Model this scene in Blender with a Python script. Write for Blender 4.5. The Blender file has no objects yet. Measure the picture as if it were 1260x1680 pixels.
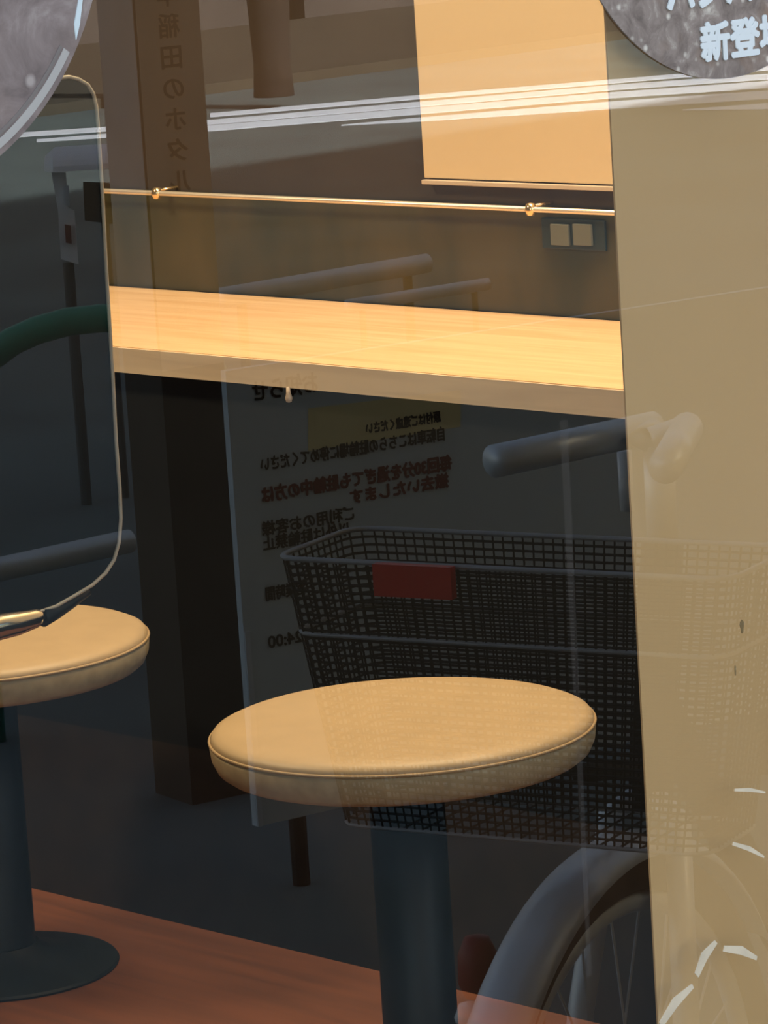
import bpy, bmesh, math, random
from mathutils import Vector, Matrix
random.seed(7)
sc = bpy.context.scene
COL = sc.collection
V = Vector
PI = math.pi
# ------------------------------------------------------------------ camera
# The shop is laid out square: X runs along the shop front, Y runs into the shop, the window pane is at Y = GY.
F_PX = 6500.0
CAM = V((0, 0, 1.42))
YAW = math.radians(45.97)          # heading of the view, from +X towards +Y
PITCH = math.radians(10.37)
ROLL = 0.063
fwd_h = V((math.cos(YAW), math.sin(YAW), 0))
right0 = V((math.sin(YAW), -math.cos(YAW), 0))
fwd = fwd_h * math.cos(PITCH) + V((0, 0, -math.sin(PITCH)))
up0 = right0.cross(fwd)
cr = right0 * math.cos(ROLL) - up0 * math.sin(ROLL)
cu = right0 * math.sin(ROLL) + up0 * math.cos(ROLL)
cd = bpy.data.cameras.new('camera')
cam = bpy.data.objects.new('camera', cd)
COL.objects.link(cam)
cam.matrix_world = Matrix.Translation(CAM) @ Matrix((cr, cu, -fwd)).transposed().to_4x4()
cd.sensor_fit = 'VERTICAL'
cd.sensor_height = 24.0
cd.lens = 24.0 * F_PX / 1680.0
cd.clip_end = 300
cd.clip_start = 0.05
sc.camera = cam
# ------------------------------------------------------------------ daylight, exposure
sc.view_settings.view_transform = 'Standard'
sc.view_settings.look = 'None'
sc.view_settings.exposure = 0.0
sc.view_settings.gamma = 1.0
w = bpy.data.worlds.new('world'); sc.world = w; w.use_nodes = True
wn = w.node_tree; wn.nodes.clear()
wo = wn.nodes.new('ShaderNodeOutputWorld'); wb = wn.nodes.new('ShaderNodeBackground')
sky = wn.nodes.new('ShaderNodeTexSky'); sky.sky_type = 'NISHITA'; sky.sun_disc = False
sky.sun_elevation = math.radians(31); sky.sun_rotation = math.radians(15); sky.air_density = 1.0; sky.dust_density = 2.0
hz = wn.nodes.new('ShaderNodeMixRGB'); hz.blend_type = 'MULTIPLY'; hz.inputs[0].default_value = 1.0; hz.inputs[2].default_value = (1.25, 1.0, 0.80, 1)   # hazy, less blue sky
wn.links.new(sky.outputs[0], hz.inputs[1]); wn.links.new(hz.outputs[0], wb.inputs[0]); wb.inputs[1].default_value = 0.60
wn.links.new(wb.outputs[0], wo.inputs[0])
sl = bpy.data.lights.new('sun', 'SUN'); so = bpy.data.objects.new('sun', sl); COL.objects.link(so)
sl.energy = 27; sl.angle = math.radians(0.6); sl.color = (1.0, 0.95, 0.88)
so.rotation_euler = (V((0.1, 1, 0.6)).normalized()).to_track_quat('Z', 'Y').to_euler()   # stands behind the shop
so.location = (3, 8, 12)

def area(name, loc, sx, sy, e, col, tgt=None):
    l = bpy.data.lights.new(name, 'AREA'); o = bpy.data.objects.new(name, l); COL.objects.link(o)
    l.shape = 'RECTANGLE'; l.size = sx; l.size_y = sy; l.energy = e; l.color = col
    o.location = loc
    if tgt: o.rotation_euler = (V(loc) - V(tgt)).to_track_quat('Z', 'Y').to_euler()
    return o
WARM = (1.0, 0.74, 0.46)
# ------------------------------------------------------------------ pixel helpers (used once, to place things where they stand)
GY = 1.44                           # outer face of the window pane
def ray(px, py):
    return (fwd * F_PX + cr * (px - 630) - cu * (py - 840)).normalized()
def at_plane(px, py, p0, n):
    d = ray(px, py); p0 = V(p0); n = V(n)
    return CAM + d * ((p0 - CAM).dot(n) / d.dot(n))
def at_z(px, py, z): return at_plane(px, py, (0, 0, z), (0, 0, 1))
def at_x(px, py, x): return at_plane(px, py, (x, 0, 0), (1, 0, 0))
def at_y(px, py, y): return at_plane(px, py, (0, y, 0), (0, 1, 0))
def at_d(px, py, d): return at_plane(px, py, fwd_h * d, fwd_h)
def mir(p): return V((p[0], 2 * GY - p[1], p[2]))      # street point that the pane mirrors into view
# ------------------------------------------------------------------ materials
def mat(name, col, rough=0.6, metal=0.0, var=0.0, scale=20.0, stretch=(1, 1, 1), bump=0.0, spec=0.5, col2=None, coat=0.0):
    m = bpy.data.materials.new(name); m.use_nodes = True
    nt = m.node_tree; b = nt.nodes['Principled BSDF']
    b.inputs['Roughness'].default_value = rough; b.inputs['Metallic'].default_value = metal
    b.inputs['Specular IOR Level'].default_value = spec
    b.inputs['Coat Weight'].default_value = coat
    c1 = tuple(col) + (1,)
    if col2 is None: col2 = tuple(max(0, c * (1 - var)) for c in col)
    c2 = tuple(col2) + (1,)
    tc = nt.nodes.new('ShaderNodeTexCoord'); mp = nt.nodes.new('ShaderNodeMapping')
    mp.inputs['Scale'].default_value = stretch
    nz = nt.nodes.new('ShaderNodeTexNoise'); nz.inputs['Scale'].default_value = scale; nz.inputs['Detail'].default_value = 5
    nt.links.new(tc.outputs['Object'], mp.inputs[0]); nt.links.new(mp.outputs[0], nz.inputs['Vector'])
    rp = nt.nodes.new('ShaderNodeValToRGB'); rp.color_ramp.elements[0].position = 0.35; rp.color_ramp.elements[1].position = 0.65
    rp.color_ramp.elements[0].color = c2; rp.color_ramp.elements[1].color = c1
    nt.links.new(nz.outputs[0], rp.inputs[0]); nt.links.new(rp.outputs[0], b.inputs['Base Color'])
    if bump:
        bp = nt.nodes.new('ShaderNodeBump'); bp.inputs['Strength'].default_value = bump; bp.inputs['Distance'].default_value = 0.002
        nt.links.new(nz.outputs[0], bp.inputs['Height']); nt.links.new(bp.outputs[0], b.inputs['Normal'])
    return m
def food_mat(name, base, dark, light, warm, scale):
    """mottled print of sliced meat: patches, grain and pale glints"""
    m = mat(name, base, 0.45)
    nt = m.node_tree; b = nt.nodes['Principled BSDF']
    tc = nt.nodes.new('ShaderNodeTexCoord')
    n1 = nt.nodes.new('ShaderNodeTexNoise'); n1.inputs['Scale'].default_value = scale; n1.inputs['Detail'].default_value = 8; n1.inputs['Roughness'].default_value = 0.65; n1.inputs['Distortion'].default_value = 0.6
    n2 = nt.nodes.new('ShaderNodeTexNoise'); n2.inputs['Scale'].default_value = scale * 0.35; n2.inputs['Detail'].default_value = 3
    vo = nt.nodes.new('ShaderNodeTexVoronoi'); vo.inputs['Scale'].default_value = scale * 1.1
    for n in (n1, n2, vo): nt.links.new(tc.outputs['Object'], n.inputs['Vector'])
    r1 = nt.nodes.new('ShaderNodeValToRGB'); e = r1.color_ramp.elements
    e[0].position = 0.33; e[0].color = dark + (1,); e[1].position = 0.56; e[1].color = base + (1,)
    e2 = e.new(0.74); e2.color = light + (1,)
    nt.links.new(n1.outputs[0], r1.inputs[0])
    r2 = nt.nodes.new('ShaderNodeValToRGB'); r2.color_ramp.elements[0].position = 0.55; r2.color_ramp.elements[1].position = 0.7
    r2.color_ramp.elements[0].color = (0, 0, 0, 1); r2.color_ramp.elements[1].color = (0.6, 0.6, 0.6, 1)
    nt.links.new(n2.outputs[0], r2.inputs[0])
    mx = nt.nodes.new('ShaderNodeMixRGB'); mx.inputs[2].default_value = warm + (1,)
    nt.links.new(r2.outputs[0], mx.inputs[0]); nt.links.new(r1.outputs[0], mx.inputs[1])
    r3 = nt.nodes.new('ShaderNodeValToRGB'); r3.color_ramp.elements[0].position = 0.10; r3.color_ramp.elements[1].position = 0.2
    r3.color_ramp.elements[0].color = (1, 1, 1, 1); r3.color_ramp.elements[1].color = (0, 0, 0, 1)
    nt.links.new(vo.outputs['Distance'], r3.inputs[0])
    m2 = nt.nodes.new('ShaderNodeMixRGB'); m2.inputs[2].default_value = light + (1,)
    nt.links.new(r3.outputs[0], m2.inputs[0]); nt.links.new(mx.outputs[0], m2.inputs[1])
    nt.links.new(m2.outputs[0], b.inputs['Base Color'])
    return m
def wood(name, c1, c2, rough=0.45, axis='Y', scale=6):
    m = mat(name, c1, rough)
    nt = m.node_tree; b = nt.nodes['Principled BSDF']
    mp = [n for n in nt.nodes if n.type == 'MAPPING'][0]
    mp.inputs['Scale'].default_value = (9, 0.55, 9) if axis == 'Y' else (0.55, 9, 9)
    nz = [n for n in nt.nodes if n.type == 'TEX_NOISE'][0]
    nz.inputs['Scale'].default_value = scale; nz.inputs['Detail'].default_value = 7; nz.inputs['Distortion'].default_value = 0.7
    rp = [n for n in nt.nodes if n.type == 'VALTORGB'][0]
    rp.color_ramp.elements[0].color = c2 + (1,); rp.color_ramp.elements[1].color = c1 + (1,)
    rp.color_ramp.elements[0].position = 0.3; rp.color_ramp.elements[1].position = 0.62
    return m
M = {}
M['counter'] = wood('maple_counter', (0.78, 0.53, 0.30), (0.68, 0.42, 0.21), 0.45)
M['counter_edge'] = wood('maple_edge', (0.86, 0.72, 0.53), (0.74, 0.61, 0.45), 0.5)
M['black_panel'] = mat('black_panel', (0.005, 0.006, 0.007), 0.55, var=0.2, spec=0.2)
M['kick'] = mat('dark_brown_kick', (0.022, 0.016, 0.013), 0.6, var=0.3, spec=0.2)
M['brown_wall'] = mat('dark_brown_wall', (0.068, 0.050, 0.036), 0.6, var=0.25, scale=3, spec=0.2)
M['room_wall'] = mat('room_wall', (0.10, 0.08, 0.06), 0.8, var=0.1, scale=2)
M['splash'] = mat('mottled_splash', (0.085, 0.070, 0.035), 0.35, col2=(0.035, 0.040, 0.022), scale=5, stretch=(1, 1.5, 0.6), spec=0.3)
M['cream_panel'] = mat('cream_panel', (0.80, 0.62, 0.38), 0.6, var=0.04, scale=2)
M['trim'] = mat('pale_trim', (0.62, 0.50, 0.38), 0.4)
M['brass'] = mat('polished_brass', (0.95, 0.70, 0.38), 0.2, 0.9)
M['rod'] = mat('pale_metal_rod', (0.85, 0.74, 0.6), 0.32, 0.6)
M['floor'] = wood('red_brown_floor', (0.13, 0.040, 0.016), (0.085, 0.027, 0.012), 0.55, 'Y', 4)
M['vinyl'] = mat('tan_vinyl', (0.46, 0.335, 0.19), 0.5, var=0.06, scale=25, bump=0.1)
M['vinyl_side'] = mat('tan_vinyl_side', (0.42, 0.33, 0.19), 0.65, var=0.2, scale=60, bump=0.3)
M['seam'] = mat('seam_thread', (0.40, 0.28, 0.15), 0.6)
M['black_metal'] = mat('black_metal', (0.004, 0.008, 0.011), 0.5, 0.0, var=0.2, spec=0.3)
M['gloss_black'] = mat('gloss_black', (0.008, 0.010, 0.010), 0.35, var=0.3, scale=6, spec=0.25)
M['rim'] = mat('pale_rim', (0.45, 0.42, 0.34), 0.35)
M['chrome'] = mat('chrome', (0.75, 0.75, 0.72), 0.12, 1.0)
M['board'] = mat('beige_board', (0.76, 0.445, 0.205), 0.75, var=0.05, scale=4)
M['stain'] = mat('brown_stain', (0.30, 0.19, 0.09), 0.8)
M['white_print'] = mat('white_print', (0.86, 0.90, 0.92), 0.5)
M['tape'] = mat('strip_pale', (0.84, 0.70, 0.52), 0.5, var=0.15, scale=60)  # pale tone of the thin strips on the pane
M['asphalt'] = mat('asphalt', (0.105, 0.145, 0.145), 0.85, var=0.3, scale=1.6, col2=(0.075, 0.10, 0.102))
M['pavement'] = mat('pavement', (0.13, 0.13, 0.12), 0.85, var=0.35, scale=2.5)
M['paint'] = mat('road_paint', (0.82, 0.90, 1.0), 0.7, var=0.08)
M['post_sheet'] = mat('brown_post_sheet', (0.62, 0.51, 0.40), 0.7, var=0.15, scale=9)
M['post'] = mat('brown_post', (0.03, 0.026, 0.022), 0.6, var=0.25, scale=8)
M['post_grey'] = mat('grey_post_sheet', (0.60, 0.53, 0.48), 0.7, var=0.2, scale=9)
M['ink'] = mat('dark_ink', (0.015, 0.013, 0.012), 0.8)
M['ink_red'] = mat('red_ink', (0.15, 0.02, 0.02), 0.8)
M['sign'] = mat('sign_face', (0.56, 0.66, 0.72), 0.6, var=0.08, scale=3)
M['sign_yellow'] = mat('sign_yellow', (0.72, 0.66, 0.36), 0.6)
M['steel'] = mat('galvanised_steel', (0.66, 0.74, 0.82), 0.4, 0.3)
M['dark_rubber'] = mat('dark_rubber', (0.014, 0.014, 0.014), 0.7)
M['dull_steel'] = mat('dull_steel', (0.36, 0.38, 0.40), 0.5, 0.2)
M['green'] = mat('green_paint', (0.03, 0.30, 0.19), 0.3)
M['dark_red'] = mat('dark_red_plastic', (0.22, 0.015, 0.02), 0.5)
M['red'] = mat('red_plastic', (0.62, 0.03, 0.02), 0.35)
M['wall_far'] = mat('brown_facade', (0.060, 0.045, 0.034), 0.8, var=0.45, scale=1.3)
M['wall_far2'] = mat('grey_facade', (0.085, 0.075, 0.068), 0.8, var=0.4, scale=1.1)
M['bark'] = mat('bark', (0.028, 0.018, 0.012), 0.9, var=0.4)
M['leaf'] = mat('hedge_leaf', (0.05, 0.075, 0.035), 0.7, var=0.4, scale=40)
M['concrete'] = mat('concrete', (0.062, 0.054, 0.036), 0.85, var=0.2, scale=2)
M['white_metal'] = mat('white_metal', (0.86, 0.87, 0.88), 0.4)
M['leg_grey'] = mat('leg_grey', (0.07, 0.08, 0.085), 0.7)
M['facade'] = mat('shop_facade', (0.35, 0.33, 0.30), 0.8, var=0.1, scale=2)
M['outlet'] = mat('outlet_beige', (0.13, 0.14, 0.12), 0.5)
M['lamp_white'] = mat('lamp_white', (0.8, 0.8, 0.78), 0.5)
# clear pane: mirrors on its outer and inner skin, clear otherwise
g = bpy.data.materials.new('window_glass'); g.use_nodes = True; nt = g.node_tree; nt.nodes.clear()
o_ = nt.nodes.new('ShaderNodeOutputMaterial'); mx = nt.nodes.new('ShaderNodeMixShader')
tr = nt.nodes.new('ShaderNodeBsdfTransparent'); tr.inputs[0].default_value = (0.95, 0.97, 0.96, 1)
gl = nt.nodes.new('ShaderNodeBsdfGlossy'); gl.inputs['Roughness'].default_value = 0.0; gl.inputs[0].default_value = (0.95, 0.98, 1, 1)
fr = nt.nodes.new('ShaderNodeFresnel'); fr.inputs[0].default_value = 1.52
ge = nt.nodes.new('ShaderNodeNewGeometry')
s1 = nt.nodes.new('ShaderNodeMath'); s1.operation = 'SUBTRACT'; s1.inputs[0].default_value = 1.0
s2 = nt.nodes.new('ShaderNodeMath'); s2.operation = 'MULTIPLY'
s3 = nt.nodes.new('ShaderNodeMath'); s3.operation = 'MULTIPLY'; s3.inputs[1].default_value = 2.0
nt.links.new(ge.outputs['Backfacing'], s1.inputs[1]); nt.links.new(fr.outputs[0], s3.inputs[0])
nt.links.new(s3.outputs[0], s2.inputs[0]); nt.links.new(s1.outputs[0], s2.inputs[1])
nt.links.new(s2.outputs[0], mx.inputs[0]); nt.links.new(tr.outputs[0], mx.inputs[1]); nt.links.new(gl.outputs[0], mx.inputs[2])
nt.links.new(mx.outputs[0], o_.inputs[0]); M['glass'] = g
# faint clear film
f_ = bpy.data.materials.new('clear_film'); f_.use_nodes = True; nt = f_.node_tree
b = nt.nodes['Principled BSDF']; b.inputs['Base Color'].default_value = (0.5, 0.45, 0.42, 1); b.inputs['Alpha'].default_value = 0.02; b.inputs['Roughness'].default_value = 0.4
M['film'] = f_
# ------------------------------------------------------------------ mesh helpers
def link(name, bm, m, parent=None, smooth=False):
    me = bpy.data.meshes.new(name)
    bmesh.ops.recalc_face_normals(bm, faces=bm.faces[:])
    bm.to_mesh(me); bm.free()
    if m: me.materials.append(M[m] if isinstance(m, str) else m)
    if smooth:
        for p in me.polygons: p.use_smooth = True
    o = bpy.data.objects.new(name, me); COL.objects.link(o)
    if parent:
        o.parent = parent
        o.matrix_parent_inverse = Matrix.Translation(parent.location).inverted() if parent.rotation_euler.z == 0 else parent.matrix_basis.inverted()
    return o
def sharp(o, ang=35):
    for p in o.data.polygons: p.use_smooth = True
    try: o.data.set_sharp_from_angle(angle=math.radians(ang))
    except Exception: pass
    return o
def empty(name, loc, label, cat, group=None):
    o = bpy.data.objects.new(name, None); COL.objects.link(o); o.location = loc; o.empty_display_size = 0.1
    return tag(o, label, cat, group)
def tag(o, label, cat, group=None):
    o['label'] = label; o['category'] = cat
    if group: o['group'] = group
    return o
def struct(o): o['kind'] = 'structure'; return o
def box(bm, lo, hi, bev=0.0):
    lo = V(lo); hi = V(hi); c = (lo + hi) / 2; s = hi - lo
    r = bmesh.ops.create_cube(bm, size=1.0, matrix=Matrix.Translation(c) @ Matrix.Diagonal((*s, 1)))
    if bev:
        es = list({e for v in r['verts'] for e in v.link_edges})
        bmesh.ops.bevel(bm, geom=es, offset=bev, segments=2, affect='EDGES', profile=0.6)
    return bm
def bx(lo, hi, bev=0.0): return box(bmesh.new(), lo, hi, bev)
def tube(bm, pts, r, seg=12, closed=False, cap=True):
    pts = [V(p) for p in pts]; n = len(pts)
    rs = r if isinstance(r, (list, tuple)) else [r] * n
    rings = []; prev = None
    for i, p in enumerate(pts):
        if closed: t = pts[(i + 1) % n] - pts[i - 1]
        else: t = pts[min(i + 1, n - 1)] - pts[max(i - 1, 0)]
        t.normalize()
        if prev is None:
            a = V((0, 0, 1)) if abs(t.z) < 0.9 else V((1, 0, 0))
            u = t.cross(a).normalized()
        else:
            u = (prev - t * prev.dot(t)).normalized()
        prev = u; v = t.cross(u)
        rings.append([bm.verts.new(p + (u * math.cos(2 * PI * k / seg) + v * math.sin(2 * PI * k / seg)) * rs[i]) for k in range(seg)])
    m = n if closed else n - 1
    for i in range(m):
        a, b = rings[i], rings[(i + 1) % n]
        for k in range(seg): bm.faces.new((a[k], a[(k + 1) % seg], b[(k + 1) % seg], b[k]))
    if cap and not closed:
        bm.faces.new(rings[0][::-1]); bm.faces.new(rings[-1])
    return bm
def tb(pts, r, seg=12, closed=False): return tube(bmesh.new(), pts, r, seg, closed)
def lathe(bm, c, prof, seg=64):
    c = V(c); rings = []
    for (r, z) in prof:
        if r < 1e-6: rings.append([bm.verts.new(c + V((0, 0, z)))])
        else: rings.append([bm.verts.new(c + V((r * math.cos(2 * PI * k / seg), r * math.sin(2 * PI * k / seg), z))) for k in range(seg)])
    for a, b in zip(rings, rings[1:]):
        for k in range(seg):
            k2 = (k + 1) % seg
            if len(a) == 1 and len(b) > 1: bm.faces.new((a[0], b[k2], b[k]))
            elif len(b) == 1 and len(a) > 1: bm.faces.new((a[k], a[k2], b[0]))
            elif len(a) > 1: bm.faces.new((a[k], a[k2], b[k2], b[k]))
    return bm
def la(c, prof, seg=64): return lathe(bmesh.new(), c, prof, seg)
def slab(pts, n, th):
    """flat outline pts extruded by th along n"""
    bm = bmesh.new(); n = V(n).normalized() * th
    a = [bm.verts.new(V(p)) for p in pts]; b = [bm.verts.new(V(p) + n) for p in pts]
    k = len(pts)
    bm.faces.new(a); bm.faces.new(b[::-1])
    for i in range(k): bm.faces.new((a[i], a[(i + 1) % k], b[(i + 1) % k], b[i]))
    return bm
def text_mesh(name, s, org, xd, yd, size, m, parent, ext=0.0004, width=None, bold=0.0, line=None):
    cu_ = bpy.data.curves.new(name, 'FONT'); cu_.body = s; cu_.size = size; cu_.extrude = ext
    cu_.resolution_u = 3
    if line: cu_.space_line = line
    t = bpy.data.objects.new(name, cu_); COL.objects.link(t)
    bpy.context.view_layer.update()
    dg = bpy.context.evaluated_depsgraph_get()
    me = bpy.data.meshes.new_from_object(t.evaluated_get(dg))
    bpy.data.objects.remove(t); bpy.data.curves.remove(cu_)
    me.materials.clear(); me.materials.append(M[m])
    xs = [v.co.x for v in me.vertices]
    if not xs: return None
    w0 = max(xs) - min(xs); sx = (width / w0) if width else 1.0
    xd = V(xd).normalized(); yd = V(yd).normalized(); zd = xd.cross(yd)
    x0 = min(xs)
    for v in me.vertices:
        c = v.co.copy(); v.co = V(org) + xd * ((c.x - x0) * sx) + yd * c.y + zd * c.z
    if bold:                                           # heavier strokes: shifted copies joined in the same mesh
        bm = bmesh.new(); src = bmesh.new(); src.from_mesh(me)
        for k in range(9):
            a = k * PI / 4; q_ = 0 if k == 8 else bold
            tmp = bmesh.new(); tmp.from_mesh(me)
            off = xd * (q_ * math.cos(a)) + yd * (q_ * math.sin(a)) + zd * (k * 0.00002)
            for v in tmp.verts: v.co += off
            m2 = bpy.data.meshes.new('t'); tmp.to_mesh(m2); bm.from_mesh(m2); bpy.data.meshes.remove(m2); tmp.free()
        bm.to_mesh(me); bm.free(); src.free()
    o = bpy.data.objects.new(name, me); COL.objects.link(o)
    if parent:
        o.parent = parent; o.matrix_parent_inverse = Matrix.Translation(parent.location).inverted()
    return o
def circ3(a, b, c):
    (ax, ay), (bx_, by), (cx, cy) = a, b, c
    d = 2 * (ax * (by - cy) + bx_ * (cy - ay) + cx * (ay - by))
    ux = ((ax**2 + ay**2) * (by - cy) + (bx_**2 + by**2) * (cy - ay) + (cx**2 + cy**2) * (ay - by)) / d
    uy = ((ax**2 + ay**2) * (cx - bx_) + (bx_**2 + by**2) * (ax - cx) + (cx**2 + cy**2) * (bx_ - ax)) / d
    return ux, uy, math.hypot(ax - ux, ay - uy)
# ------------------------------------------------------------------ the shop shell
CT = 0.72                                         # counter top height
XF = at_z(600, 603, CT).x                         # counter front edge
XB = at_z(600, 498, CT).x                         # counter back edge
print('counter', XF, XB)
XW = XB + 0.012                                   # wall behind the counter
RX0, RY0, RY1, RZ = -1.2, GY + 0.008, 8.2, 2.6
struct(link('floor', bx((RX0, GY + 0.0, -0.1), (XW + 1.0, RY1, 0.0)), 'floor'))
struct(link('ceiling', bx((RX0 - 0.1, GY, RZ), (XW + 1.0, RY1, RZ + 0.1)), 'room_wall'))
struct(link('wall_back', bx((XW, GY + 0.05, 0), (XW + 0.12, RY1, RZ)), 'brown_wall'))
struct(link('wall_end', bx((RX0, RY1 - 0.1, 0), (XW, RY1, RZ)), 'room_wall'))
struct(link('wall_left', bx((RX0 - 0.1, GY + 0.05, 0), (RX0, RY1, RZ)), 'room_wall'))
# shop front: pane, sill, head, and unseen storeys above, height set to shade the pavement
struct(link('window_1', bx((RX0 + 0.1, GY, 0.06), (XW - 0.1, GY + 0.008, 2.5)), 'glass'))
fb = bmesh.new()
box(fb, (RX0 - 0.1, GY - 0.03, 0), (XW + 0.2, GY + 0.05, 0.06))
box(fb, (RX0 - 0.1, GY - 0.03, 2.5), (XW + 0.2, GY + 0.05, 2.6))
box(fb, (RX0 - 0.1, GY - 0.03, 0.06), (RX0 + 0.1, GY + 0.05, 2.5))
box(fb, (XW - 0.1, GY - 0.03, 0.06), (XW + 0.2, GY + 0.05, 2.5))
struct(link('window_frame', fb, 'black_metal'))
ub = bmesh.new()
box(ub, (-14, GY - 0.02, 2.7), (24, RY1 + 0.4, 6.0))
box(ub, (-14, GY - 0.02, 0), (RX0 - 0.12, RY1 + 0.4, 2.7))
box(ub, (XW + 1.02, GY - 0.02, 0), (24, RY1 + 0.4, 2.7))
struct(link('wall_front', ub, 'facade'))
# ------------------------------------------------------------------ counter
ys = at_z(1020, 640, CT).y
CY0 = GY + 0.02; CY1 = RY1 - 0.15
ctr = empty('counter', (XF, (CY0 + CY1) / 2, 0), 'long pale maple counter along the back wall, black panel below, stools in front', 'counter')
link('worktop', bx((XF + 0.001, CY0, CT - 0.034), (XB, CY1, CT)), 'counter', ctr)
link('front_edge', bx((XF - 0.002, CY0, CT - 0.034), (XF + 0.001, CY1, CT - 0.0012)), 'counter_edge', ctr)
XK = XF + 0.03
kz = 0.22
xk0 = at_z(345, 1527, 0).x
def xs_(z): return xk0 + (XK - xk0) * z / (CT - 0.034)
link('base_panel', slab([(xs_(kz), CY0, kz), (xs_(CT - 0.034), CY0, CT - 0.034), (XB, CY0, CT - 0.034), (XB, CY0, kz)], (0, 1, 0), CY1 - CY0), 'black_panel', ctr)
print('kick', xk0, 'XF', XF)
link('kick_panel', slab([(xk0, CY0, 0), (xs_(kz), CY0, kz), (XB, CY0, kz), (XB, CY0, 0)], (0, 1, 0), CY1 - CY0), 'kick', ctr)
hk = at_x(473, 640, XF - 0.004)
link('bag_hook', la(hk + V((0, 0, -0.010)), [(0, -0.006), (0.0035, -0.005), (0.0048, 0), (0.003, 0.006), (0.0025, 0.014), (0, 0.014)], 20), 'trim', ctr, True)
# low screen and rod behind the counter
def line_z(x1, y1, x2, y2, X): return (at_x(x1, y1, X).z + at_x(x2, y2, X).z) / 2
XR = XW - 0.03
zr = line_z(200, 312, 1000, 352, XR)
print('rod z', zr)
sp = link('splash_panel', bx((XW - 0.006, CY0 + 0.04, CT), (XW - 0.0005, CY1, zr + 0.0)), 'splash')
tag(sp, 'low dark mottled splashback on the wall between counter and pale rod', 'splashback')
rod = empty('wall_rod', (XR, 4, zr), 'thin pale metal rod running along the wall above the counter', 'rail')
link('rod', tb([(XR, CY0 + 0.05, zr), (XR, CY1, zr)], 0.0036, 12), 'rod', rod, True)
for px, py in ((257, 313), (871, 345)):
    p = at_x(px, py, XR)
    br = link('rod_bracket', la(V((XR, p.y, zr)), [(0, -0.009), (0.006, -0.0075), (0.0085, 0), (0.006, 0.0075), (0, 0.009)], 20), 'brass', rod, True)
    pn = link('bracket_pin', tb([(XR, p.y, zr + 0.004), (XW, p.y - 0.012, zr + 0.006)], 0.002, 8), 'brass', br, True)
# cream lit wall board
pa = at_x(707, 292, XW); pb = at_x(1000, 304, XW)
zb = (pa.z + pb.z) / 2; yL = (pa.y + at_x(688, 0, XW).y) / 2
print('cream', pa, pb, zb, yL)
cb = empty('wall_board', (XW, 2.5, zb), 'large plain orange-cream board on the wall above the right end of the rod', 'wall board')
link('board_face', bx((XW - 0.012, GY + 0.07, zb + 0.002), (XW - 0.0005, yL, 2.3), 0.0015), 'cream_panel', cb)
link('bottom_trim', bx((XW - 0.018, GY + 0.07, zb - 0.006), (XW - 0.0005, yL, zb), 0.001), 'trim', cb)
# twin socket on the splashback
q = at_x(937, 384, XW - 0.007)
ot = empty('wall_outlet', (XW - 0.007, q.y, q.z), 'small twin wall socket low on the splashback below the brass bracket', 'wall socket')
link('backplate', bx((XW - 0.010, q.y - 0.062, q.z - 0.02), (XW - 0.0065, q.y + 0.05, q.z + 0.02), 0.001), mat('teal_plate', (0.012, 0.028, 0.035), 0.5), ot)
for dpx in (920, 957):
    s = at_x(dpx, 385, XW - 0.011)
    so_ = link('socket', bx((XW - 0.014, s.y - 0.016, s.z - 0.014), (XW - 0.0095, s.y + 0.016, s.z + 0.014), 0.001), 'outlet', ot)
# ------------------------------------------------------------------ stools
SH = 0.42; SR = 0.21
def make_stool(c, label):
    t = empty('bar_stool', c, label, 'stool', 'round tan counter stools')
    R = SR
    prof = [(0, 0.0), (R * 0.6, 0.0002), (R * 0.85, -0.0005), (R - 0.012, -0.0025), (R - 0.004, -0.006), (R - 0.001, -0.0105)]
    link('cushion', la(V(c) + V((0, 0, SH + 0.006)), prof + [(R - 0.001, -0.014), (0, -0.014)], 128), 'vinyl', t, True)
    link('seam', tb([V(c) + V(((R) * math.cos(a), (R) * math.sin(a), SH - 0.0075)) for a in [2 * PI * k / 96 for k in range(96)]], 0.0018, 8, True), 'seam', t, True)
    link('seat_side', la(V(c) + V((0, 0, SH - 0.008)), [(0, 0), (R - 0.001, 0), (R + 0.0005, -0.006), (R - 0.001, -0.018), (R - 0.006, -0.029), (R - 0.014, -0.035), (0, -0.036)], 128), 'vinyl_side', t, True)
    sharp(link('seat_plate', la(V(c) + V((0, 0, SH - 0.044)), [(0, 0), (0.10, 0), (0.10, -0.006), (0.05, -0.012), (0.046, -0.03), (0, -0.03)], 48), 'black_metal', t))
    link('column', la(V(c), [(0.0415, 0.02), (0.0415, SH - 0.06), (0.0, SH - 0.06)], 48), 'black_metal', t, True)
    sharp(link('base_plate', la(V(c), [(0, 0), (0.142, 0), (0.144, 0.003), (0.142, 0.006), (0.10, 0.012), (0.06, 0.022), (0.045, 0.034), (0, 0.034)], 64), 'black_metal', t))
    return t
c1 = at_z(659, 1184, SH); c1.z = 0
make_stool(c1, 'round tan stool nearest the window, whole seat visible in the centre')
c2 = at_z(-37, 1050, SH); c2.z = 0; 
print('stools', c1, c2)
make_stool(c2, 'round tan stool farther in, partly hidden behind the glossy black panel')
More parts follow.
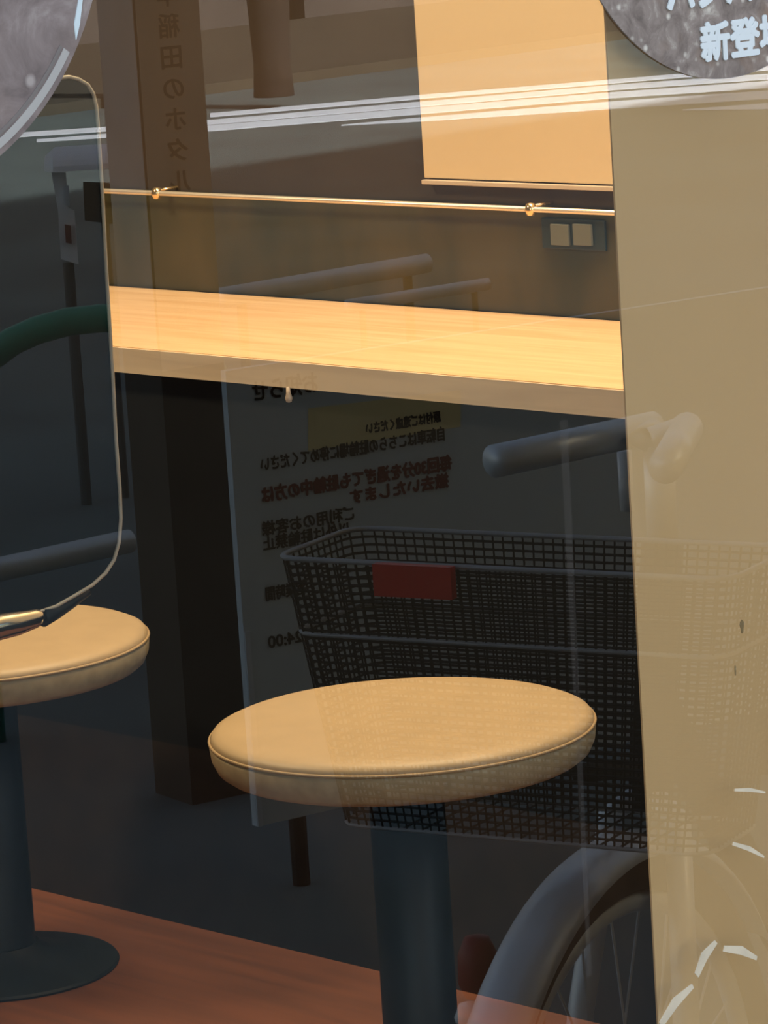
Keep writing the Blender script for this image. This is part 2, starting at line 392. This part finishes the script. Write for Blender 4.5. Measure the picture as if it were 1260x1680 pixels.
# ------------------------------------------------------------------ glossy black screen on a stand, left
PY = 2.95
def P(px, py, dy=0): return at_y(px, py, PY)
out = [(112, 126), (128, 130), (143, 139), (152, 154), (157, 175), (160, 210), (163, 260), (168, 340), (172, 420), (178, 520), (184, 620), (189, 720), (195, 800), (197, 850), (194, 890), (186, 918), (172, 940), (150, 960), (120, 978), (90, 995), (60, 1005)]
opts = [P(*q_) for q_ in out]
xl = opts[0].x - 0.62
ztop = opts[0].z - 0.0; zbot = P(0, 1020).z
left = [V((xl + 0.03, PY, zbot + 0.0)), V((xl, PY, zbot + 0.04)), V((xl, PY, ztop - 0.04)), V((xl + 0.03, PY, ztop))]
outline = opts + [P(0, 1018)] + left
sx_ = xl + 0.25
scn = empty('partition_screen', (sx_, PY, 0), 'glossy black round-cornered screen with thin pale rim, left of the counter', 'partition screen')
link('panel', slab(outline, (0, 1, 0), 0.012), 'gloss_black', scn)
link('rim', tb([p + V((0.0, -0.001, 0)) for p in outline], 0.0019, 8, True), 'rim', scn, True)
bp_ = [P(80, 1000), P(60, 1008), P(30, 1016), P(0, 1022)] ; 
zc = bp_[-1].z - 0.002
bp_ = bp_ + [V((bp_[-1].x - 0.1, PY, zc)), V((xl + 0.03, PY, zc))]
link('bottom_bar', tb([p + V((0, 0.004, -0.004)) for p in bp_], [0.007, 0.0100, 0.0125, 0.0135, 0.0135, 0.0135], 20), 'chrome', scn, True)
link('bar_sleeve', tb([p + V((0, 0.004, -0.004)) for p in (P(150, 966), P(120, 983), P(95, 997), P(72, 1006))], [0.003, 0.006, 0.008, 0.0105], 16), 'black_metal', scn, True)
link('stand_post', tb([(sx_ - 0.1, PY + 0.006, 0.01), (sx_ - 0.1, PY + 0.006, zc)], 0.014, 16), 'black_metal', scn, True)
link('stand_base', la(V((sx_ - 0.1, PY + 0.006, 0)), [(0, 0), (0.13, 0), (0.13, 0.008), (0.02, 0.014), (0, 0.014)], 40), 'black_metal', scn)
# ------------------------------------------------------------------ things on the pane
# beige board just inside
YB = GY + 0.02
e0 = at_y(1000, 150, YB); e1 = at_y(1080, 1680, YB); xe = (e0.x + e1.x) / 2
print('board edge', e0, e1)
eT = at_y(992, 0, YB)
bd = empty('window_board', (xe + 0.4, YB, 0), 'tall plain beige board standing behind the window at the right', 'board')
dxz = (e1.x - e0.x) / (e1.z - e0.z)
def ex(z): return e0.x + (z - e0.z) * dxz
link('sheet', slab([(ex(0.0), YB, 0.0), (ex(2.45), YB, 2.45), (xe + 0.95, YB, 2.45), (xe + 0.95, YB, 0.0)], (0, 1, 0), 0.0012), 'board', bd)
s_ = at_y(1217, 1028, YB)
link('stain', slab([s_ + V((0.0016 * math.cos(a) * (1 + 0.3 * math.sin(3 * a)), -0.0003, 0.004 * math.sin(a))) for a in [k * PI / 8 for k in range(16)]], (0, 1, 0), 0.0004), 'stain', bd)
s_ = at_y(1206, 1100, YB)
link('stain', slab([s_ + V((0.0006 * math.cos(a), -0.0003, 0.003 * math.sin(a))) for a in [k * PI / 6 for k in range(12)]], (0, 1, 0), 0.0004), 'stain', bd)
YS = GY - 0.0012
def disc_on_glass(name, a, b, c, label, m):
    pts = [at_y(p[0], p[1], YS) for p in (a, b, c)]
    ux, uz, r = circ3(*[(p.x, p.z) for p in pts])
    print(name, ux, uz, r)
    t = empty(name, (ux, YS, uz), label, 'window sticker')
    link('print', slab([V((ux + r * math.cos(k * 2 * PI / 120), YS, uz + r * math.sin(k * 2 * PI / 120))) for k in range(120)], (0, 1, 0), 0.001), m, t)
    return t, ux, uz, r
fm1 = food_mat('print_meat_grey', (0.30, 0.235, 0.225), (0.17, 0.13, 0.125), (0.46, 0.39, 0.37), (0.27, 0.20, 0.18), 45)
fm2 = food_mat('print_meat_brown', (0.34, 0.27, 0.24), (0.17, 0.13, 0.115), (0.75, 0.68, 0.60), (0.30, 0.17, 0.10), 75)
t1, ux, uz, r = disc_on_glass('poster_sticker', (152, 0), (100, 132), (0, 256), 'round food-photo sticker with pale curved rim, top left corner of the window', fm1)
def arc(ux, uz, r, a0, a1, wd, y, n=40):
    A = [a0 + (a1 - a0) * k / n for k in range(n + 1)]
    return slab([V((ux + r * math.cos(a), y, uz + r * math.sin(a))) for a in A] + [V((ux + (r - wd) * math.cos(a), y, uz + (r - wd) * math.sin(a))) for a in A[::-1]], (0, 1, 0), 0.0005)
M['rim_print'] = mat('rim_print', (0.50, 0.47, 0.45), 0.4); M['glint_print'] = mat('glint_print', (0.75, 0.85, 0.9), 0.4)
M['rim_dark'] = mat('rim_dark', (0.22, 0.19, 0.18), 0.5)
p1 = at_y(30, 215, YS); p2 = at_y(103, 78, YS)
a1 = math.atan2(p1.z - uz, p1.x - ux); a2 = math.atan2(p2.z - uz, p2.x - ux)
print('arc', a1, a2)
link('rim_band', arc(ux, uz, r - 0.003, a1 - 0.2, a2, 0.004, YS - 0.0004), 'rim_print', t1)
link('rim_shade', arc(ux, uz, r - 0.008, a1 - 0.2, a2, 0.0018, YS - 0.0004), 'rim_dark', t1)
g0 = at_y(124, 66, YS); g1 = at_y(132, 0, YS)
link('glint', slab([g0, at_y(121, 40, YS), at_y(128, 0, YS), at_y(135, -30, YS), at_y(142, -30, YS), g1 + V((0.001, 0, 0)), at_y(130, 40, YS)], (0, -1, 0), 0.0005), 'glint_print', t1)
t2, ux, uz, r = disc_on_glass('poster_sticker', (985, 0), (1060, 87), (1190, 129), 'round brown food-photo sticker with white Japanese lettering, top right of the window', fm2)
# white lettering, bottom two lines
def lettering(s, px0, pyb, px1, pyt):
    """characters filling the given box, baseline at pyb"""
    o = at_y(px0, pyb, YS - 0.0006); r_ = at_y(px1, pyb, YS - 0.0006)
    h = (at_y(px0, pyt, YS).z - o.z)
    o.z = o.z
    return text_mesh('lettering', s, o, (1, 0, 0), (0, 0, 1), h * 1.08, 'white_print', t2, 0.0004, width=abs(r_.x - o.x), bold=0.0010)
lettering('ハンバーグ', 1096, 16, 1330, -60)
lettering('新登場', 1152, 96, 1293, 34)
# short thin pale strips lying on the pane
YT = GY - 0.0006
scraps = [((1084, 1682), (1137, 1617), 9, 'long pale strip low on the board at the bottom edge'),
          ((1143, 1600), (1175, 1545), 9, 'pale strip just above the longest one'),
          ((1188, 1556), (1242, 1572), 7, 'bright curved strip right of the other low ones'),
          ((1203, 1384), (1254, 1406), 4, 'thin slanting strip halfway down the lower board'),
          ((1206, 1296), (1256, 1300), 3, 'thin level strip, topmost on the beige board')]
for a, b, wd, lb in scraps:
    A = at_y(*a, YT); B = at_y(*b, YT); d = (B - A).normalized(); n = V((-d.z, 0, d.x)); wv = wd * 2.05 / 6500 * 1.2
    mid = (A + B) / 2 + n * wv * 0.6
    tag(link('pale_strip', slab([A - n * wv * 0.7, A + n * wv * 0.6, mid + n * wv, B + n * wv * 0.4, B - n * wv * 0.5, mid - n * wv * 0.9], (0, 1, 0), 0.0005), 'tape'), lb, 'tape', 'pale strips on the window')
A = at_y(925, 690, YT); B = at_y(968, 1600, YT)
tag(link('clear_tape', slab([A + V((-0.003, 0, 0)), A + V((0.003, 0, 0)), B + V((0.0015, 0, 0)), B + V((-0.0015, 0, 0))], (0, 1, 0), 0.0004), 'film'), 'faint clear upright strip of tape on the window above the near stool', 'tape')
# ------------------------------------------------------------------ lamps of the shop
def downlight(x, y, e, label, sx=0.5, sy=0.5, col=WARM, tgt=None):
    t = empty('ceiling_lamp', (x, y, RZ), label, 'ceiling lamp', 'warm ceiling lamps of the shop')
    link('housing', bx((x - sx / 2 - 0.03, y - sy / 2 - 0.03, RZ - 0.03), (x + sx / 2 + 0.03, y + sy / 2 + 0.03, RZ - 0.001)), 'lamp_white', t)
    area('lamp_light', (x, y, RZ - 0.035), sx, sy, e, col, tgt)
downlight(1.9, 4.6, 50, 'warm ceiling lamp deep in the shop above the stools', 0.5, 0.5)
downlight(XW - 0.28, 3.2, 70, 'warm ceiling lamp over the counter by the cream board', 0.3, 1.6)
# ------------------------------------------------------------------ the street in front of the shop
struct(link('ground', bx((-30, -40, -0.1), (50, GY, 0.0)), 'asphalt'))
def gq(pts, z=0.004):
    return [mir(at_z(a, b_, 0)) + V((0, 0, z)) for a, b_ in pts]
st = [([(345, 187), (690, 157), (1000, 132), (1400, 98)], [(345, 193), (690, 163), (1000, 138), (1400, 104)]),
      ([(30, 219), (345, 198), (690, 168), (1000, 141), (1400, 112)], [(30, 226), (345, 205), (690, 176), (1000, 149), (1400, 121)]),
      ([(60, 230), (345, 207), (690, 178), (1000, 153), (1400, 124)], [(60, 234), (345, 216), (690, 188), (1000, 162), (1400, 136)]),
      ([(560, 206), (690, 194), (1000, 168), (1400, 140)], [(560, 207), (690, 200), (1000, 180), (1400, 154)]),
      ([(1120, 181), (1400, 160)], [(1120, 182), (1400, 178)])]
nm = ['farthest', 'second farthest', 'middle', 'second nearest', 'nearest']
for (a, b), k in zip(st, nm):
    pts = gq(a) + gq(b)[::-1]
    bm = slab([p - V((0, 0, 0.003)) for p in pts], (0, 0, 1), 0.003)
    tag(link('crosswalk_stripe', bm, 'paint'), 'white painted crosswalk stripe on the street, %s from the shop' % k, 'road marking', 'crosswalk stripes')
# far side: strip of sunny pavement, facades, trunk
pv = at_z(345, 172, 0); yv = mir(pv).y
print('far kerb', yv)
tag(link('far_sidewalk', bx((-5, -14.9, 0.0), (60, yv - 0.5, 0.05)), 'concrete'), 'pale sidewalk across the street beyond the crosswalk', 'sidewalk')
for i, (x0, x1, yy, h, m, lb) in enumerate([(5, 12.4, -15.0, 6, 'wall_far', 'brown building across the street facing the crosswalk'),
                            (12.6, 16.6, -15.2, 7, 'wall_far2', 'grey-brown building across the street, right of the brown one'),
                            (16.8, 40, -15.0, 6, 'wall_far', 'long brown building farthest along the street')]):
    t = empty('building', ((x0 + x1) / 2, yy, 0), lb, 'building', None)
    link('facade', bx((x0, yy - 5, 0), (x1, yy, h)), m, t)
    nx = int((x1 - x0) / 2.2)
    for k in range(min(nx, 6)):
        xx = x0 + 0.6 + k * 2.2
        link('shop_window', bx((xx, yy, 0.5), (xx + 1.3, yy + 0.04, 2.2), 0.01), 'gloss_black', t)
    link('plinth', bx((x0, yy, 0), (x1, yy + 0.08, 0.3)), 'wall_far2', t)
tp = mir(at_z(450, 158, 0.05)); 
tr_ = empty('street_tree', tp, 'dark tree trunk at the far kerb of the street', 'tree')
link('trunk', tb([tp + V((0, 0, z)) for z in (0, 0.15, 0.5, 1.2, 2.4, 3.4)], [0.095, 0.085, 0.10, 0.12, 0.11, 0.08], 14), 'bark', tr_, True)
bm = bmesh.new()
for k in range(60):
    c = tp + V((random.gauss(0, 0.8), random.gauss(0, 0.8), 3.8 + random.gauss(0, 0.5)))
    bmesh.ops.create_icosphere(bm, subdivisions=1, radius=random.uniform(0.25, 0.5), matrix=Matrix.Translation(c))
link('crown', bm, 'leaf', tr_)
# square post with lettering
pb_ = mir(at_z(336, 1300, 0))
ang = math.radians(20)
po = empty('sign_post', pb_, 'square brown street post with vertical Japanese lettering beside the window', 'post')
hw = 0.052
def rotz(v, a): return V((v[0] * math.cos(a) - v[1] * math.sin(a), v[0] * math.sin(a) + v[1] * math.cos(a), v[2]))
# directions in the street: nA / nB normals of the two faces seen in the pane
vdir = V((math.cos(YAW), -math.sin(YAW), 0))      # mirrored view direction
rdir = V((math.sin(YAW), math.cos(YAW), 0))       # mirrored image-right direction
th = math.radians(33)
nB = (-vdir * math.cos(th) + rdir * math.sin(th)).normalized()    # right-hand face as seen in the pane
tB = (vdir * math.sin(th) + rdir * math.cos(th)).normalized()     # runs to image right
nA = -tB
base = pb_
corners = [base + (nB * a + tB * b_) * hw for a, b_ in ((1, 1), (1, -1), (-1, -1), (-1, 1))]
link('shaft', slab([c + V((0, 0, 0.0)) for c in corners], (0, 0, 1), 3.2), 'post', po)
shA = [base + nA * (hw + 0.001) + nB * s * hw * 0.96 + V((0, 0, z)) for s, z in ((1, 0.66), (1, 3.1), (-1, 3.1), (-1, 0.66))]
link('paper_sheet', slab(shA, nA, 0.001), 'post_grey', po)
# vertical lettering, upright characters, read from the street
shB = [base + nB * (hw + 0.001) + tB * s * hw * 0.98 + V((0, 0, z)) for s, z in ((1, 0.63), (1, 3.1), (-1, 3.1), (-1, 0.63))]
link('text_sheet', slab(shB, nB, 0.001), 'post_sheet', po)
lp = base + nB * (hw + 0.0025)
chars = '早稲田のホタル'
D0 = (pb_ - mir(CAM)).length
zc0 = at_plane(290, 40, mir(pb_), fwd_h).z
pitch_ = at_plane(290, 40, mir(pb_), fwd_h).z - at_plane(290, 91, mir(pb_), fwd_h).z
xr_ = V((0, 0, 1)).cross(nB).normalized()          # reading direction of the face
for i, ch in enumerate(chars):
    z = zc0 - (i - 1) * pitch_
    text_mesh('lettering', ch, lp - xr_ * 0.016 + V((0, 0, z - 0.012)), xr_, (0, 0, 1), 0.036, 'ink', po, 0.0003, width=0.032, bold=0.0006)
# standing notice board for bicycle parking
vA = at_d(376, 700, 5.0); vA.z = 0
a0 = YAW - math.radians(57)
dv = V((math.cos(a0), math.sin(a0), 0))
sA = mir(vA); sd = V((dv.x, -dv.y, 0)).normalized()
sn = sd.cross(V((0, 0, 1))).normalized()
if sn.y < 0: sn = -sn                                # faces the shop window
W_ = 0.95
sg = empty('notice_board', sA + sd * W_ / 2, 'grey standing notice board with Japanese bicycle parking rules facing the shop', 'notice board')
link('face', slab([sA + V((0, 0, 0.10)), sA + sd * W_ + V((0, 0, 0.10)), sA + sd * W_ + V((0, 0, 0.70)), sA + V((0, 0, 0.70))], -sn, 0.012), 'sign', sg)
link('edge_strip', slab([sA + V((0, 0, 0.10)) + sn * 0.001, sA + sd * 0.008 + V((0, 0, 0.10)) + sn * 0.001, sA + sd * 0.008 + V((0, 0, 0.36)) + sn * 0.001, sA + V((0, 0, 0.36)) + sn * 0.001], sn, 0.002), 'steel', sg)
for k in (0.08, W_ - 0.08):
    link('leg', tb([sA + sd * k - sn * 0.03 + V((0, 0, 0)), sA + sd * k - sn * 0.03 + V((0, 0, 0.45))], 0.012, 10), 'black_metal', sg)
def on_sign(px, py):
    v = at_plane(px, py, vA, V((dv.y, -dv.x, 0)))
    return mir(v)
# reading direction on the real board: towards -image-right in the reflection
rd = V((0, 0, 1)).cross(sn).normalized()
print('rd vs sd', rd.dot(sd))
def sline(s, pxL, pyL, pxR, pyR, h, m, bold=0.0006):
    """text whose mirror image runs from image-left pxL to pxR; the real start is at the right end"""
    a = on_sign(pxL, pyL); b = on_sign(pxR, pyR)
    st_, en = (a, b) if (b - a).dot(rd) > 0 else (b, a)
    text_mesh('lettering', s, st_ + sn * 0.0015, rd, (0, 0, 1), h, m, sg, 0.0003, width=abs((b - a).dot(rd)), bold=bold)
yp = [on_sign(505, 740), on_sign(755, 700), on_sign(755, 640), on_sign(505, 670)]
link('yellow_patch', slab([p + sn * 0.0006 for p in yp], sn, 0.0005), 'sign_yellow', sg)
sline('自転車はこちらの駐輪場に停めてください', 428, 778, 728, 720, 0.020, 'ink')
sline('原付はご遠慮ください', 600, 712, 722, 690, 0.016, 'ink')
sline('毎回30分を過ぎても駐輪中の方は', 430, 832, 740, 768, 0.022, 'ink_red', 0.001)
sline('撤去いたします', 575, 832, 735, 796, 0.020, 'ink_red', 0.001)
sline('ご利用のお客様', 430, 880, 580, 850, 0.020, 'ink')
sline('以外は駐輪禁止', 432, 905, 572, 876, 0.020, 'ink')
sline('営業時間', 436, 985, 500, 972, 0.020, 'ink')
sline('24:00', 440, 1065, 495, 1052, 0.022, 'ink')
sline('お知らせ', 415, 665, 520, 640, 0.03, 'ink')
# ------------------------------------------------------------------ bicycle parked along the window
DB = 2.95
bkt = at_d(750, 930, DB)                              # front rim of the basket
al = math.radians(30)
tow = V((-math.cos(YAW), -math.sin(YAW), 0)); lef = V((-math.sin(YAW), math.cos(YAW), 0))
hv = tow * math.cos(al) + lef * math.sin(al)
H = V((hv.x, -hv.y, 0)).normalized()                 # heading of the bicycle
S = V((0, 0, 1)).cross(H)                            # its left side
BF = 0.10
ZT = bkt.z; wc = mir(bkt) - H * (BF + 0.062) + S * (0.032 if S.dot(V((math.sin(YAW), math.cos(YAW), 0))) > 0 else -0.032); wc.z = 0
print('bike wheel', ZT, wc, 'heading', H)
def B(f, s, z): return wc + H * f + S * s + V((0, 0, z))
bk = empty('bicycle', wc, 'city bicycle with black mesh front basket and steel mudguards parked by the window', 'bicycle')
WR = 0.268
def wheel(f0):
    w_ = link('wheel', tb([B(f0 + WR * math.cos(a), 0, WR + 0.01 + WR * math.sin(a)) for a in [k * 2 * PI / 48 for k in range(48)]], 0.018, 10, True), 'dark_rubber', bk, True)
    link('wheel_rim', tb([B(f0 + (WR - .025) * math.cos(a), 0, WR + 0.01 + (WR - .025) * math.sin(a)) for a in [k * 2 * PI / 48 for k in range(48)]], 0.009, 8, True), 'steel', w_, True)
    bm = bmesh.new()
    for k in range(28):
        a = k * 2 * PI / 28
        tube(bm, [B(f0, 0.02 * (-1) ** k, WR + 0.01), B(f0 + (WR - .03) * math.cos(a), 0, WR + 0.01 + (WR - .03) * math.sin(a))], 0.0012, 5)
    link('spokes', bm, 'steel', w_)
    link('hub', tb([B(f0, -0.05, WR + 0.01), B(f0, 0.05, WR + 0.01)], 0.018, 14), 'steel', w_, True)
    return w_
wheel(0); wheel(-1.08)
def mudguard(f0, a0, a1):
    bm = bmesh.new(); R = WR + 0.033; rings = []
    for k in range(33):
        a = a0 + (a1 - a0) * k / 32
        ring = []
        for j in range(9):
            b = (j - 4) / 4 * 1.25
            rr = R - 0.024 * (1 - math.cos(b)); s = 0.030 * math.sin(b)
            ring.append(bm.verts.new(B(f0 + rr * math.cos(a), s, WR + 0.01 + rr * math.sin(a))))
        rings.append(ring)
    for a, b in zip(rings, rings[1:]):
        for j in range(8): bm.faces.new((a[j], a[j + 1], b[j + 1], b[j]))
    o = link('mudguard', bm, 'steel', bk, True)
    md = o.modifiers.new('thick', 'SOLIDIFY'); md.thickness = 0.0015
mudguard(0, math.radians(22), math.radians(150)); mudguard(-1.08, math.radians(20), math.radians(185))
for s in (1, -1):
    link('fork_blade', tb([B(0, 0.05 * s, WR + 0.01), B(-0.03, 0.048 * s, 0.42), B(-0.07, 0.03 * s, 0.58), B(-0.08, 0, 0.60)], 0.011, 10), 'steel', bk, True)
link('frame', tube(tube(tube(tube(tb([B(-0.08, 0, 0.58), B(-0.13, 0, 0.80)], 0.018), [B(-0.11, 0, 0.66), B(-0.35, 0, 0.38), B(-0.62, 0, 0.27)], 0.018), [B(-0.62, 0, 0.25), B(-0.78, 0, 0.72)], 0.016), [B(-0.66, 0.05, 0.26), B(-1.08, 0.06, WR + 0.01), B(-0.75, 0.02, 0.60)], 0.009), [B(-0.66, -0.05, 0.26), B(-1.08, -0.06, WR + 0.01), B(-0.75, -0.02, 0.60)], 0.009), 'black_metal', bk, True)
link('saddle', la(B(-0.80, 0, 0.74), [(0, -0.03), (0.05, -0.03), (0.10, 0), (0.08, 0.03), (0, 0.035)], 24), 'dark_rubber', bk, True)
link('basket_bracket', tb([B(-0.08, 0, 0.62), B(BF - 0.06, 0, ZT - 0.19)], 0.008, 8), 'dark_rubber', bk, True)

G1 = mir(at_d(810, 757, 3.1)); G2 = mir(at_z(1022, 712, G1.z)); G3 = G2 + (G2 - G1) * 0.25
gf = (G3 - wc).dot(H); gs = (G3 - wc).dot(S); print('grip', gf, gs, G1.z, ZT)
ZH = G1.z
def mS(p):                                            # the same point on the other side of the bicycle
    return p - S * (2 * (p - wc).dot(S))
sf = -0.13
hb = link('handlebar', tb([G3, G3.lerp(B(sf, gs * 0.5, ZH), 0.6), B(sf + 0.02, gs * 0.45, ZH), B(sf, 0, ZH - 0.01), B(sf + 0.02, -gs * 0.45, ZH), mS(G3).lerp(B(sf, -gs * 0.5, ZH), 0.6), mS(G3)], 0.010, 12), 'steel', bk, True)
link('stem', tb([B(-0.13, 0, 0.79), B(-0.13, 0, ZH - 0.01)], 0.013, 12), 'steel', hb, True)
for a, b in ((G1, G3), (mS(G1), mS(G3))):
    link('grip', tb([a, b], 0.0135, 16), 'steel', hb, True)
lv = mir(at_z(1024, 740, ZH - 0.02))
link('brake_cable_guide', tb([lv, lv + V((0, 0, -0.05))], 0.006, 8), 'white_metal', hb, True)
fl = mir(at_d(785, 1590, 3.0))
link('front_lamp', la(fl, [(0, -0.024), (0.012, -0.022), (0.017, -0.01), (0.016, 0.012), (0.010, 0.026), (0, 0.028)], 20), 'dark_red', bk, True)
link('lamp_arm', tb([fl, B(0.05, 0.05, fl.z), B(0, 0.055, WR + 0.01)], 0.005, 8), 'dark_rubber', bk, True)
rp = mir(at_d(668, 958, DB)); rs_ = (rp - wc).dot(S)
link('reflector', slab([B(BF + 0.066, rs_ + a * 0.034, rp.z + b_ * 0.0125) for a, b_ in ((-1, -1), (1, -1), (1, 1), (-1, 1))], H, 0.008), 'red', bk)
ll = mir(at_d(772, 1668, 2.99))
link('lamp_lens', la(ll, [(0, -0.012), (0.010, -0.010), (0.013, 0), (0.009, 0.010), (0, 0.013)], 16), 'white_metal', bk, True)
# basket
bs = bmesh.new()
def bring(z, t): # t: 0 bottom 1 top
    hl = 0.05 + 0.012 * t; hs = 0.16 + 0.035 * t; r = 0.02
    pts = []
    for cx_, cy_, a0_ in ((1, 1, 0), (-1, 1, 90), (-1, -1, 180), (1, -1, 270)):
        for k in range(4):
            a = math.radians(a0_ + k * 30)
            pts.append(B(BF + cx_ * (hl - r) + r * math.cos(a), cy_ * (hs - r) + r * math.sin(a), z))
    return pts
ZB0, ZB1 = ZT - 0.215, ZT
tube(bs, bring(ZB1, 1), 0.0022, 8, True); tube(bs, bring(ZB0, 0), 0.0018, 8, True); tube(bs, bring(ZB0 + (ZB1 - ZB0) * 0.72, 0.72), 0.0018, 6, True)
bko = link('basket', bs, 'dull_steel', bk, True)
bs = bmesh.new()
lo_, hi_ = bring(ZB0, 0), bring(ZB1, 1)
N = len(lo_)
for k in range(N):
    nseg = max(1, round((hi_[(k + 1) % N] - hi_[k]).length / 0.009))
    for j in range(nseg):
        u = j / nseg
        a = lo_[k].lerp(lo_[(k + 1) % N], u); b = hi_[k].lerp(hi_[(k + 1) % N], u)
        tube(bs, [a, b], 0.0011, 4)
for j in range(1, 34):
    t = j / 34; tube(bs, bring(ZB0 + (ZB1 - ZB0) * t, t), 0.0011, 4, True)
for j in range(1, 14):
    t = j / 14
    tube(bs, [B(BF - 0.05, -0.12 + 0.24 * t, ZB0), B(BF + 0.05, -0.12 + 0.24 * t, ZB0)], 0.0011, 4)
link('basket_mesh', bs, 'dark_rubber', bko)
# ------------------------------------------------------------------ pipes, hoop, meter
def pipe_rail(a, b, d, r, label, legdx=(0.1, 0.9)):
    A = mir(at_d(*a, d)); Bq = mir(at_d(*b, d)); Bq.z = A.z = (A.z + Bq.z) / 2
    A = mir(at_z(a[0], a[1], A.z)); Bq = mir(at_z(b[0], b[1], A.z))
    t = empty('pipe_rail', ((A.x + Bq.x) / 2, (A.y + Bq.y) / 2, 0), label, 'rail', 'low pipe rails of the bicycle parking')
    link('pipe', tb([A, Bq], r, 16), 'steel', t, True)
    for k in legdx:
        p = A.lerp(Bq, k)
        link('leg', tb([p, V((p.x, p.y, 0))], r * 0.5, 10), 'leg_grey', t)
    return t
pipe_rail((-400, 1021), (212, 888), 4.0, 0.013, 'low steel pipe rail of the bicycle parking, nearest the sign post', (0.05, 0.5))
pipe_rail((360, 489), (700, 432), 6.2, 0.016, 'low steel pipe rail behind the notice board, longer of the pair')
pipe_rail((570, 502), (800, 466), 6.0, 0.010, 'short thin steel pipe rail behind the notice board')
hc = [(-60, 640), (-20, 590), (20, 560), (60, 542), (110, 528), (165, 522), (230, 524), (290, 545), (340, 590), (370, 650)]
hp = [mir(at_d(x, y, 6.0)) for x, y in hc]
hp = [V((hp[0].x, hp[0].y, 0.0))] + hp + [V((hp[-1].x, hp[-1].y, 0.0))]
tag(link('hoop_barrier', tb(hp, 0.022, 18), 'green', None, True), 'dark green arched hoop barrier between street and bicycle parking', 'barrier')
# white machine on a dark post
mq = mir(at_d(112, 434, 8.06)); 
mt_ = empty('ticket_machine', (mq.x, mq.y, 0), 'small white machine with curved hood on a dark post by the street', 'ticket machine')
def Mq(px, py, d=8.0): return mir(at_d(px, py, d))
def prism(pix, d, th):
    a = [Mq(x, y, d) for x, y in pix]; b = [Mq(x, y, d + th) for x, y in pix]
    bm = bmesh.new(); va = [bm.verts.new(p) for p in a]; vb = [bm.verts.new(p) for p in b]; k = len(a)
    bm.faces.new(va); bm.faces.new(vb[::-1])
    for i in range(k): bm.faces.new((va[i], va[(i + 1) % k], vb[(i + 1) % k], vb[i]))
    return bm
hA, hB = Mq(76, 277, 8.05), Mq(194, 270, 8.05); hB.z = hA.z
hd = (hB - hA).normalized(); hn = V((hd.y, -hd.x, 0)); bm = bmesh.new(); rr_ = []
for k, q_ in enumerate([hA, hA + hd * 0.02, hB - hd * 0.02, hB]):
    R_ = 0.045 if k in (1, 2) else 0.028
    rr_.append([bm.verts.new(q_ + hn * (2.0 * R_ * math.cos(a)) + V((0, 0, R_ * 0.95 * math.sin(a)))) for a in [PI * j_ / 12 for j_ in range(13)]])
for a, b in zip(rr_, rr_[1:]):
    for j_ in range(12): bm.faces.new((a[j_], a[j_ + 1], b[j_ + 1], b[j_]))
    bm.faces.new((a[0], a[12], b[12], b[0]))
bm.faces.new(rr_[0]); bm.faces.new(rr_[-1][::-1])
link('hood', bm, 'white_metal', mt_)
link('body', prism([(84, 281), (108, 283), (112, 340), (122, 345), (129, 434), (100, 425), (95, 345)], 8.0, 0.12), 'white_metal', mt_)
link('slot', prism([(106, 368), (116, 370), (118, 400), (108, 398)], 7.985, 0.03), 'ink_red', mt_)
link('display', prism([(104, 305), (113, 304), (114, 338), (105, 336)], 7.985, 0.03), 'steel', mt_)
link('dark_case', prism([(136, 298), (186, 300), (188, 368), (139, 362)], 8.02, 0.15), 'dark_rubber', mt_)
link('post', tb([(mq.x, mq.y, 0), (mq.x, mq.y, mq.z + 0.004)], 0.012, 10), 'leg_grey', mt_)
c_ = Mq(170, 330, 8.12); link('case_arm', tb([V((c_.x, c_.y, 0)), c_], 0.008, 8), 'leg_grey', mt_)
